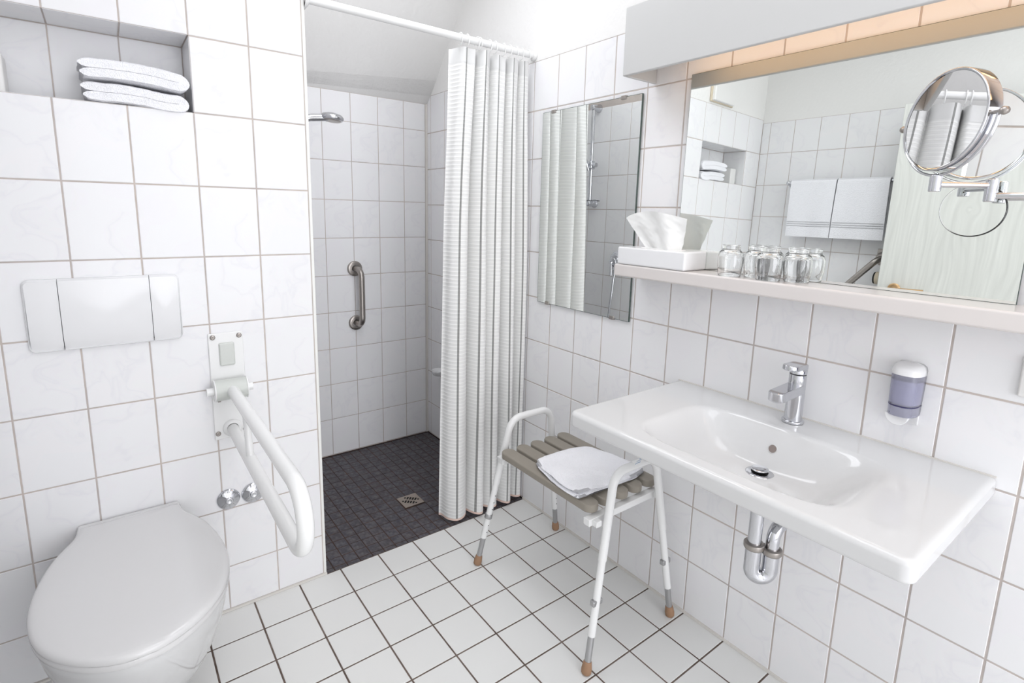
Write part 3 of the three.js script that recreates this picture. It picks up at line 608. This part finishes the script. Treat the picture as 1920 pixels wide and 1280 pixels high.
// ---------------------------------------------------------------- swivel magnifying mirror
{
  const P = V(-0.112, 1.496, 1.4115), n = V(-0.821, 0.074, -0.564).normalize(), r = 0.096;
  const t = thing('magnifying_mirror', 'round chrome magnifying mirror on a hinged wall arm', 'magnifying mirror', [P.x, P.y, P.z]);
  const f = new THREE.Group();
  const q = new THREE.Quaternion().setFromUnitVectors(V(0, 1, 0), n);
  const O = (g) => g.applyQuaternion(q);
  const body = mesh('rim', O(lathe([[r - 0.006, 0.012], [r - 0.003, 0.0145], [r - 0.001, 0.014], [r, 0.012], [r, -0.012], [r - 0.001, -0.014], [r - 0.003, -0.0145], [r - 0.006, -0.012]], 96)), M.chrome, t);
  const Rc = 6.5, cap = []; for (let i = 0; i <= 40; i++) { const rr = (r - 0.005) * (1 - i / 40); cap.push([rr, 0.0115 - (Math.sqrt(Rc * Rc - rr * rr) - Math.sqrt(Rc * Rc - (r - 0.005) ** 2))]); }
  mesh('magnifying_glass', O(lathe(cap, 128)), M.clearMirror, t);
  mesh('rear_glass', O(lathe([[0, -0.0115], [r - 0.005, -0.0115]], 96)), M.clearMirror, t);
  // yoke around the lower half, pivots left and right
  const side = Y.clone().cross(n).normalize(), up = n.clone().cross(side).normalize(), yk = [];
  const down = V(0, -1, 0).addScaledVector(n, n.y * 1).normalize();
  const R2 = r + 0.007;
  for (let i = 0; i <= 40; i++) { const a = i / 40 * Math.PI; yk.push(side.clone().multiplyScalar(R2 * Math.cos(a)).addScaledVector(down, R2 * Math.sin(a))); }
  const yg = sweep(yk, 0.0028, 12);
  mesh('yoke', yg, M.chrome, t);
  for (const s of [-1, 1]) {
    const k = mesh('pivot_knob', along(lathe([[0, -0.012], [0.0035, -0.012], [0.0035, 0.002], [0.006, 0.004], [0.0075, 0.009], [0.006, 0.0145], [0, 0.0165]], 24), side.clone().multiplyScalar(s * (R2 + 0.001)), side.clone().multiplyScalar(s)), M.brushed, t);
  }
  const j1 = down.clone().multiplyScalar(R2), jx = V(j1.x, -0.118, j1.z);
  const joint = (p, h) => lathe([[0, -h], [0.0095, -h], [0.0105, -h + 0.002], [0.0105, -0.0008], [0.0098, 0], [0.0105, 0.0008], [0.0105, h - 0.002], [0.0095, h], [0, h]], 32).translate(p.x, p.y, p.z);
  mesh('joint', joint(jx, 0.0165), M.chrome, t);
  const j2 = V(-0.05, 1.364, 1.4795).sub(P), j2t = j2.clone().setY(jx.y - 0.002);
  mesh('arm', cyl(V(jx.x, jx.y - 0.002, jx.z), V(j2.x, jx.y - 0.002, j2.z), 0.0062), M.chrome, t);
  mesh('joint', joint(V(j2.x, jx.y - 0.012, j2.z), 0.022), M.chrome, t);
  const j3 = V(-0.035, 1.352, 1.71).sub(P);
  mesh('arm', cyl(V(j2.x, jx.y - 0.022, j2.z), V(j3.x, jx.y - 0.022, j3.z), 0.0062), M.chrome, t);
  mesh('joint', joint(V(j3.x, jx.y - 0.022, j3.z), 0.02), M.chrome, t);
  mesh('wall_flange', along(lathe([[0.03, 0], [0.03, 0.006], [0.012, 0.012], [0.01, 0.035], [0, 0.035]], 36), V(-P.x, jx.y - 0.022, j3.z), NX), M.chrome, t);
}
// ---------------------------------------------------------------- washbasin
{
  const t = thing('washbasin', 'wide white rectangular ceramic washbasin on the tiled wall', 'washbasin', [0, 0, 0]);
  const x0 = -0.484, x1 = -0.0005, z0 = 0.778, z1 = 1.5585, yT = 0.783, yB = 0.739, R = 0.022, er = 0.012;
  // spread the grid so that the edges are finely cut
  const dist = (n, fine, nf) => { const a = []; for (let i = 0; i < nf; i++) a.push(fine * (1 - Math.cos(i / nf * Math.PI / 2))); for (let i = 0; i <= n; i++) a.push(fine + (1 - 2 * fine) * i / n); for (let i = nf - 1; i >= 0; i--) a.push(1 - fine * (1 - Math.cos(i / nf * Math.PI / 2))); return a; };
  const us = dist(110, 0.028, 9), vs = dist(80, 0.045, 9);
  const bowl = (x, z) => {          // depth of the basin
    const u = (z - 1.187) / 0.243, v = (x + 0.279) / 0.162, uu = Math.abs(u), vv = Math.abs(v);
    const r = Math.pow(Math.pow(uu, 4.6) + Math.pow(vv, 5.2), 1 / 4.9);
    if (r > 1.06) return 0;
    const side = 1 - sstep(lerp(0.62, 0.5, sstep(1.0, 1.36, z)), 1.0, r), flat = 0.098 - 0.02 * Math.max(0, u) - 0.012 * uu * uu;
    return flat * Math.pow(side, 0.8);
  };
  const place = (s, q) => {         // unit square -> rounded rectangle
    let x = lerp(x0, x1, q), z = lerp(z0, z1, s);
    const cz = z < z0 + R ? z0 + R : z > z1 - R ? z1 - R : null, cx = x < x0 + R ? x0 + R : null;
    if (cz !== null && cx !== null) { const dx = x - cx, dz = z - cz, m = Math.max(Math.abs(dx), Math.abs(dz)), l = Math.hypot(dx, dz) || 1; x = cx + dx / l * m; z = cz + dz / l * m; }
    const ex = x - x0, ez = Math.min(z - z0, z1 - z); let d = Math.min(ex, ez);
    if (cz !== null && cx !== null) d = R - Math.hypot(x - cx, z - cz);
    return [x, z, Math.max(d, 0)];
  };
  const P = [], I = [], n = us.length, m = vs.length;
  const round = (d) => (d >= er ? 0 : er - Math.sqrt(Math.max(0, er * er - (er - d) ** 2)));
  for (let j = 0; j < m; j++) for (let i = 0; i < n; i++) { const [x, z, d] = place(us[i], vs[j]); P.push(x, yT - round(d) - bowl(x, z), z); }
  for (let j = 0; j < m; j++) for (let i = 0; i < n; i++) {
    const [x, z, d] = place(us[i], vs[j]), b = bowl(x, z), belly = Math.max(0, b + 0.005 * sstep(0.02, 0.08, b) - (yT - yB));
    P.push(x, yB + round(d) * 0.8 - belly, z);
  }
  const N = n * m;
  for (let j = 0; j < m - 1; j++) for (let i = 0; i < n - 1; i++) { const a = j * n + i, b = a + n; I.push(a, a + 1, b, a + 1, b + 1, b); I.push(N + a, N + b, N + a + 1, N + a + 1, N + b, N + b + 1); }
  const wallEdge = (a, b) => { I.push(a, b, N + a, b, N + b, N + a); };
  for (let i = 0; i < n - 1; i++) { wallEdge(i + 1, i); wallEdge((m - 1) * n + i, (m - 1) * n + i + 1); }
  for (let j = 0; j < m - 1; j++) { wallEdge(j * n, (j + 1) * n); wallEdge((j + 1) * n + n - 1, j * n + n - 1); }
  const g = new THREE.BufferGeometry(); g.setAttribute('position', new THREE.Float32BufferAttribute(P, 3)); g.setIndex(I);
  g.setAttribute('uv', new THREE.Float32BufferAttribute(new Float32Array(P.length / 3 * 2), 2)); g.computeVertexNormals();
  mesh('basin', g, M.ceramic, t);
  // overflow hole in the back slope
  const ox = -0.147, oz = 1.166, h = (x) => yT - bowl(x, oz), sl = (h(ox + 0.004) - h(ox - 0.004)) / 0.008, nn = V(-sl, 1, 0).normalize();
  const ov = mesh('overflow', along(lathe([[0.0125, -0.001], [0.0118, 0.0012], [0.0105, 0.0014], [0.0098, 0.0004], [0.0094, -0.0008]], 32), V(ox, h(ox), oz), nn), M.ceramic, t);
  mesh('overflow_hole', along(lathe([[0, 0.0009], [0.0096, 0.0009]], 32), V(ox, h(ox), oz), nn), std({ color: 0x8d817c, roughness: 0.6 }), ov);
  // waste with pop-up plug
  const dx = -0.2, dy = h(dx), dr = mesh('waste', lathe([[0.016, 0.001], [0.021, 0.003], [0.029, 0.0032], [0.0325, 0.0015], [0.033, -0.002]], 48).translate(dx, dy, 1.166), M.chrome, t);
  mesh('waste_throat', lathe([[0, 0.0012], [0.02, 0.0026]], 40).translate(dx, dy, 1.166), M.dark, dr);
  mesh('plug', lathe([[0, 0.001], [0.014, 0.001], [0.0195, 0.0085], [0.0205, 0.01], [0.0195, 0.0125], [0.012, 0.0145], [0, 0.0152]], 48).translate(dx, dy, 1.166), M.chrome, dr);
  mesh('back_joint', boxAt(-0.004, 0, yT - 0.001, yT + 0.0025, z0 + 0.001, z1 - 0.001), M.caulk, t);
}
{ // tap
  const t = thing('basin_tap', 'chrome single-lever tap on the washbasin', 'tap', [-0.052, 0.783, 1.164]);
  mesh('base_ring', lathe([[0, 0.0005], [0.0255, 0.0005], [0.0262, 0.002], [0.0262, 0.006], [0.0245, 0.008], [0.0205, 0.0082]], 48), M.chrome, t);
  mesh('body', lathe([[0.0215, 0.006], [0.0208, 0.05], [0.0205, 0.108], [0.0205, 0.128], [0.019, 0.1295], [0, 0.1295]], 48), M.chrome, t);
  const stad = (L, w, tip) => { const s = new THREE.Shape(); s.moveTo(0, -w); s.lineTo(L - tip, -w * 0.97); s.bezierCurveTo(L - tip * 0.3, -w * 0.95, L, -w * 0.65, L, 0); s.bezierCurveTo(L, w * 0.65, L - tip * 0.3, w * 0.95, L - tip, w * 0.97); s.lineTo(0, w); s.absarc(0, 0, w, Math.PI / 2, Math.PI * 1.5, false); return s; };
  const ex = (s, d, bv) => new THREE.ExtrudeGeometry(s, { depth: d - 2 * bv, bevelEnabled: true, bevelSize: bv, bevelThickness: bv, bevelSegments: 4, curveSegments: 24, steps: 1 }).rotateX(-Math.PI / 2).rotateY(Math.PI);
  const sp = mesh('spout', ex(stad(0.112, 0.0175, 0.02), 0.024, 0.003).rotateZ(0.03).translate(-0.002, 0.083, 0), M.chrome, t);
  mesh('aerator', lathe([[0, -0.007], [0.011, -0.007], [0.0115, 0.004]], 28).translate(-0.1, 0.082, 0), M.chrome, sp);
  mesh('neck_gap', lathe([[0.0195, 0.1285], [0.0195, 0.1315]], 40), M.dark, t);
  mesh('handle', merge([lathe([[0, 0.131], [0.0195, 0.131], [0.0207, 0.1325], [0.0207, 0.152], [0, 0.153]], 44), ex(stad(0.058, 0.0185, 0.028), 0.013, 0.003).rotateZ(-0.06).translate(-0.001, 0.147, 0)]), M.chrome, t);
}
{ // siphon
  const xs = -0.2, zs = 1.172, t = thing('drain_trap', 'chrome bottle-neck drain trap under the washbasin', 'drain trap', [xs, 0, zs]);
  mesh('tail_pipe', cyl(V(0, 0.497, 0), V(0, 0.66, 0), 0.0162), M.chrome, t);
  const nut = (p) => lathe([[0.0165, 0.008], [0.0225, 0.008], [0.0245, 0.0055], [0.0245, -0.004], [0.0225, -0.0075], [0.02, -0.0085]], 36).translate(p.x, p.y, p.z);
  mesh('nut', nut(V(0, 0.493, 0)), M.brushed, t);
  const b = V(0.032, 0, 0.03);
  mesh('bend', sweep([V(0, 0.49, 0), ...fillet([V(0, 0.485, 0), V(0, 0.408, 0), V(b.x, 0.408, b.z), V(b.x, 0.475, b.z)], 0.0219, 14)], 0.0192, 28), M.chrome, t);
  mesh('nut', nut(V(b.x, 0.481, b.z)), M.brushed, t);
  mesh('outlet_pipe', sweep(fillet([V(b.x, 0.478, b.z), V(b.x, 0.54, b.z), V(0.2, 0.54, b.z)], 0.052, 14), 0.016, 26), M.chrome, t);
  mesh('wall_rosette', along(lathe([[0.034, 0], [0.034, 0.004], [0.018, 0.014], [0.0165, 0.014]], 36), V(0.1998, 0.54, b.z), NX), M.chrome, t);
}
{ // soap dispenser
  const t = thing('soap_dispenser', 'wall soap dispenser with tinted tank and white cap', 'soap dispenser', [0, 0, 1.385]);
  const D = (w, d, inset = 0) => { const out = []; for (let k = 0; k <= 24; k++) { const a = -Math.PI / 2 + k / 24 * Math.PI; const c = Math.cos(a), s = Math.sin(a); out.push(V(-(d - inset) * Math.pow(Math.abs(c), 0.62), 0, (w - inset) * Math.sign(s) * Math.pow(Math.abs(s), 0.75))); } return out; };
  const ring = (y, w, d, tilt = 0) => D(w, d).map((p) => V(p.x, y + tilt * p.z, p.z));
  const shell = (a) => loft(a, true, true);
  mesh('back_plate', rbox(-0.006, -0.0002, 0.848, 0.985, -0.028, 0.028, 0.002), M.plastic, t);
  mesh('tank', shell([ring(0.8965, 0.0285, 0.052), ring(0.93, 0.0295, 0.052), ring(0.966, 0.03, 0.052)]), M.tank, t);
  mesh('soap', shell([ring(0.899, 0.026, 0.047), ring(0.952, 0.027, 0.047)]), M.soap, t);
  mesh('seam', shell([ring(0.8935, 0.0287, 0.0523), ring(0.896, 0.0287, 0.0523)]), std({ color: 0x3a3760, roughness: 0.3 }), t);
  mesh('pump_housing', shell([ring(0.871, 0.028, 0.051), ring(0.893, 0.0283, 0.0515)]), M.tank, t);
  mesh('cap', shell([ring(0.966, 0.0305, 0.0535), ring(0.976, 0.0305, 0.0535), ring(0.984, 0.028, 0.049), ring(0.989, 0.022, 0.039), ring(0.991, 0.012, 0.022)]), M.plastic, t);
  const s = new THREE.Shape(); s.absarc(0, 0, 0.021, Math.PI, 0, false); s.lineTo(-0.021, 0);
  mesh('push_button', new THREE.ExtrudeGeometry(s, { depth: 0.012, bevelEnabled: true, bevelSize: 0.0015, bevelThickness: 0.002, bevelSegments: 3, curveSegments: 24 }).rotateY(-Math.PI / 2).translate(-0.028, 0.8705, -0.004), M.plastic, t);
}
// ---------------------------------------------------------------- bath stool and its towel
{
  const t = thing('bath_stool', 'white tubular bath stool with five grey-brown seat slats', 'stool', [0, 0, 0]);
  const loop = (zf, zt, xa, xb) => {       // feet at (xa, xb, zf), top at zt
    const yt = 0.560, top = [V(lerp(xa, -0.31, 1), yt, zt), V(-0.122, yt, zt)];
    const fa = V(xa, 0, zf), fb = V(xb, 0, zf);
    const at = (f, c, y) => f.clone().lerp(c, y / yt);
    return { fa, fb, ta: top[0], tb: top[1], at };
  };
  const ends = [loop(0.268, 0.302, -0.430, -0.038), loop(0.852, 0.802, -0.440, -0.052)];
  ends.forEach((L, e) => {
    mesh('frame_loop', sweep(fillet([L.at(L.fa, L.ta, 0.315), L.ta, L.tb, L.at(L.fb, L.tb, 0.315)], 0.055, 14), 0.0128, 22), M.paint, t);
    [[L.fa, L.ta, 0], [L.fb, L.tb, 1]].forEach(([f, c, s]) => {
      const d = c.clone().sub(f).normalize();
      const lg = mesh('leg_tube', cyl(L.at(f, c, 0.105), L.at(f, c, 0.33), 0.0112), M.paint, t);
      mesh('leg_extension', cyl(L.at(f, c, 0.03), L.at(f, c, 0.12), 0.0098), M.alu, t);
      mesh('rubber_tip', along(lathe([[0, 0], [0.0115, 0], [0.0145, 0.004], [0.0152, 0.014], [0.013, 0.03], [0.0115, 0.036], [0.0098, 0.0365]], 24), f.clone().setY(0.0005), d), M.rubber, t);
      const cp = L.at(f, c, e ? 0.20 : 0.19);
      if (!(e === 0 && s === 1)) mesh('spring_clip', e === 0 ? along(lathe([[0.0112, -0.008], [0.0142, -0.008], [0.0142, 0.008], [0.0112, 0.008]], 24), cp, d) : rbox(-0.019, 0.019, -0.009, 0.009, -0.0085, 0.0085, 0.004).translate(cp.x, cp.y, cp.z), M.alu, t);
      if (e === 0) for (let k = 0; k < 6; k++) { const p = L.at(f, c, 0.13 + 0.026 * k + (k > 1 ? 0.01 : 0)); mesh('adjusting_hole', along(lathe([[0, 0.0004], [0.0021, 0.0004], [0.0021, -0.001]], 12), p.clone().add(V(0.001, 0, 0.0109)), V(0.1, 0, 1)), M.dark, lg); }
    });
  });
  for (let k = 0; k < 5; k++) {
    const xc = lerp(-0.352, -0.088, k / 4), s = new THREE.Shape(), w = 0.0215, L = 0.222;
    s.absarc(0, L - w, w, 0, Math.PI, false); s.absarc(0, -L + w, w, Math.PI, 2 * Math.PI, false); s.closePath();
    mesh('slat', new THREE.ExtrudeGeometry(s, { depth: 0.014, bevelEnabled: true, bevelSize: 0.0045, bevelThickness: 0.0055, bevelSegments: 4, curveSegments: 16 }).rotateX(Math.PI / 2).translate(xc, 0.4545, 0.548), M.slat, t);
  }
  for (const [z, xa, xb] of [[0.325, -0.372, -0.085], [0.775, -0.39, -0.08]]) mesh('cross_rail', rbox(xa, xb, 0.408, 0.4295, z - 0.012, z + 0.012, 0.002), M.paint, t);
  // stubs that join the rails to the loops
  for (const [z0, z1, x] of [[0.298, 0.325, -0.358], [0.298, 0.325, -0.1], [0.775, 0.806, -0.368], [0.775, 0.806, -0.09]]) mesh('rail_bracket', rbox(x - 0.011, x + 0.011, 0.41, 0.428, z0, z1, 0.002), M.paint, t);
  // small blue print on the near loop
  const c = document.createElement('canvas'); c.width = 256; c.height = 96; const g = c.getContext('2d');
  g.fillStyle = '#f1f1f0'; g.fillRect(0, 0, 256, 96); g.fillStyle = '#4a7fae';
  g.beginPath(); g.moveTo(212, 6); g.lineTo(232, 20); g.lineTo(212, 32); g.lineTo(194, 20); g.closePath(); g.fill();
  const dash = (y, x0, x1, h) => { let x = x0, k = 0; while (x < x1) { const w = 5 + 5 * hash(k++, y, 2); g.fillRect(x, y, w, h); x += w + 3; } };
  dash(36, 90, 220, 8); dash(58, 40, 160, 9); g.fillRect(20, 64, 10, 10);
  const dt = new THREE.CanvasTexture(c); dt.colorSpace = THREE.SRGBColorSpace;
  const zt = 0.802, yt = 0.560, r = 0.0141;
  mesh('printed_label', gridGeo(10, 10, (a, b) => { const th = lerp(0.35, 1.85, b); return V(lerp(-0.236, -0.192, a), yt + r * Math.sin(th), zt - r * Math.cos(th) * -1 * 1); }, (a, b) => [a, b]), std({ map: dt, roughness: 0.3, side: THREE.DoubleSide }), t);
}
{ // folded towel on the stool
  const c = [[-0.352, 0.468], [-0.098, 0.508], [-0.066, 0.742], [-0.398, 0.738]];
  const layer = (y0, th, grow, s) => {
    const n = 44, f = (a, b, up) => {
      const u = a * 2 - 1, v = b * 2 - 1, gu = 0.5 + 0.5 * u * grow, gv = 0.5 + 0.5 * v * grow;
      let x = lerp(lerp(c[0][0], c[1][0], gu), lerp(c[3][0], c[2][0], gu), gv), z = lerp(lerp(c[0][1], c[1][1], gu), lerp(c[3][1], c[2][1], gu), gv);
      const cr = 1 - 0.10 * Math.pow(Math.abs(u * v), 3.0) ; const mx = -0.225, mz = 0.615; x = mx + (x - mx) * cr; z = mz + (z - mz) * cr;
      const e = Math.max(Math.abs(u), Math.abs(v)), k = Math.sqrt(Math.max(0, 1 - Math.pow(e, 18)));
      const wv = 0.011 * (fbm(x * 11 + s, z * 15, 21, 3) - 0.5) + 0.005 * Math.sin(x * 18 + z * 9 + 1);
      return V(x, y0 + th / 2 + (up ? 1 : -1) * th / 2 * k + (up || s > 1 ? wv : Math.max(0, wv * 0.3)), z);
    };
    return [gridGeo(n, n, (a, b) => f(a, 1 - b, true)), gridGeo(n, n, (a, b) => f(a, b, false))];
  };
  const g = merge([...layer(0.4615, 0.013, 1.0, 1), ...layer(0.4735, 0.014, 0.985, 4)]);
  const gg = planarUV(g, 8);
  single('bath_towel', gg, M.towel, 'white folded towel lying on the bath stool seat', 'towel');
}
// ---------------------------------------------------------------- towel rail and towels on the opposite wall (in the mirror)
{
  const y = 1.567, xr = XC + 0.065, t = thing('towel_rail', 'chrome towel rail on the opposite wall, seen in the large mirror', 'towel rail', [XC, y, 0]);
  mesh('bar', cyl(V(0.065, 0, 0.225), V(0.065, 0, 0.79), 0.008), M.chrome, t);
  for (const z of [0.228, 0.785]) mesh('bracket', along(lathe([[0.024, 0], [0.024, 0.006], [0.013, 0.014], [0.013, 0.066], [0.009, 0.074], [0, 0.074]], 28), V(0, 0, z), X), M.chrome, t);
  const hang = (z0, z1, label, s) => {
    const w = z1 - z0, th = 0.006;
    const prof = []; const H = 0.3, r = 0.0155;
    for (let i = 0; i <= 20; i++) prof.push([r + 0.003 * Math.sin(i / 20 * 3), -H + H * i / 20]);
    for (let i = 1; i < 10; i++) { const a = i / 10 * Math.PI; prof.push([r * Math.cos(a), r * Math.sin(a)]); }
    for (let i = 0; i <= 20; i++) prof.push([-r, -H * 0.93 * i / 20]);
    const side = (o) => prof.map((p, i) => { const a = prof[Math.max(0, i - 1)], b = prof[Math.min(prof.length - 1, i + 1)], l = Math.hypot(b[0] - a[0], b[1] - a[1]); return [p[0] + o * (b[1] - a[1]) / l, p[1] - o * (b[0] - a[0]) / l]; });
    const sec = [...side(th / 2), ...side(-th / 2).reverse()], rings = [];
    for (let j = 0; j <= 18; j++) { const q = j / 18; rings.push(sec.map(([x, yy]) => V(xr + x + 0.004 * Math.sin(q * 9 + s) * clamp(-yy * 5, 0, 1), y + yy, lerp(z0, z1, q) + 0.012 * yy * (q - 0.5) * 2 * (s > 1 ? -1 : 1)))); }
    const tw = thing('hand_towel', label, 'towel', [0, 0, 0], 'towels on the rail');
    mesh('cloth', planarUV(loft(rings, true, true, true), 8), M.towel, tw);
    for (const k of [0, 1, 2]) mesh('border_band', gridGeo(40, 6, (a, b) => { const q = lerp(0.01, 0.99, a), yy = -0.214 - k * 0.0115 - 0.0065 * b, base = r + 0.003 * Math.sin((1 + yy / H) * 3) + th / 2; return V(xr + base + 0.0018 * Math.sin(Math.PI * b) + 0.0002 + 0.004 * Math.sin(q * 9 + s) * clamp(-yy * 5, 0, 1), y + yy, lerp(z0, z1, q) + 0.012 * yy * (q - 0.5) * 2 * (s > 1 ? -1 : 1)); }), M.towel, tw);
  };
  hang(0.252, 0.490, 'white hand towel on the rail in the mirror, nearer the room corner', 0.5);
  hang(0.496, 0.738, 'white hand towel on the rail in the mirror, nearer the door', 2.1);
}
{ // angled grab bar, buffer, vent and door: all seen in the mirror
  const t = thing('angled_grab_bar', 'slanted steel grab bar low on the opposite wall, in the mirror beside the door', 'grab bar', [XC, 0, 0]);
  mesh('bar', sweep(fillet([V(0, 1.175, 0.735), V(0.075, 1.175, 0.735), V(0.075, 0.80, 0.42), V(0, 0.80, 0.42)], 0.045, 12), 0.0155, 20), M.brushed, t);
  for (const [y, z] of [[1.175, 0.735], [0.8, 0.42]]) mesh('flange', along(lathe([[0.036, 0], [0.036, 0.006], [0.018, 0.012]], 32), V(0, y, z), X), M.brushed, t);
  mesh('mounting_tab', rbox(0, 0.006, 1.19, 1.225, 0.705, 0.745, 0.0025), M.brushed, t);
  const b = thing('paper_roll', 'cream roll on the opposite wall under the slanted bar, in the mirror', 'paper roll', [XC + 0.055, 1.076, 0.765]);
  mesh('roll', cyl(V(0, 0, -0.032), V(0, 0, 0.05), 0.032, 0.032, 32), M.cream, b);
  mesh('holder', merge([cyl(V(0, 0, -0.04), V(0, 0, -0.032), 0.03), cyl(V(-0.055, 0, -0.036), V(0, 0, -0.036), 0.006)]), M.dark, b);
  const v = thing('vent_cover', 'cream vent cover high on the toilet wall, seen in the mirror', 'vent cover', [-1.345, 2.05, 0]);
  mesh('cover', rbox(-0.098, 0.098, -0.085, 0.085, 0, 0.028, 0.006), M.matteWhite, v);
  mesh('frame', rbox(-0.108, 0.108, -0.09, 0.09, 0, 0.01, 0.003), M.cream, v);
}
{
  const L = 0.84, H = 1.905, a = 0.145, d = struct('door_1');
  d.position.set(XC + 0.015, 0.004, 0.775 + L * Math.cos(a)); d.rotation.y = Math.PI - a;     // hinge side; leaf runs to -z
  const leaf = mesh('door_leaf', planarUV(rbox(-0.04, 0, 0, H, 0, L, 0.003), 1.1), M.door, d);
  const hd = mesh('door_handle', along(lathe([[0.026, 0], [0.026, 0.006], [0.011, 0.009], [0.0095, 0.045], [0, 0.047]], 30), V(-0.04, 1.035, L - 0.07), NX), M.champagne, d);
  mesh('lever', sweep(fillet([V(-0.082, 1.035, L - 0.07), V(-0.09, 1.035, L - 0.09), V(-0.09, 1.037, L - 0.19)], 0.012), 0.0085, 16), M.champagne, hd);
  mesh('lock_plate', rbox(-0.032, -0.012, 0.98, 1.13, L - 0.001, L + 0.0018, 0.0008), M.alu, d);
}
renderer.render(scene, camera);
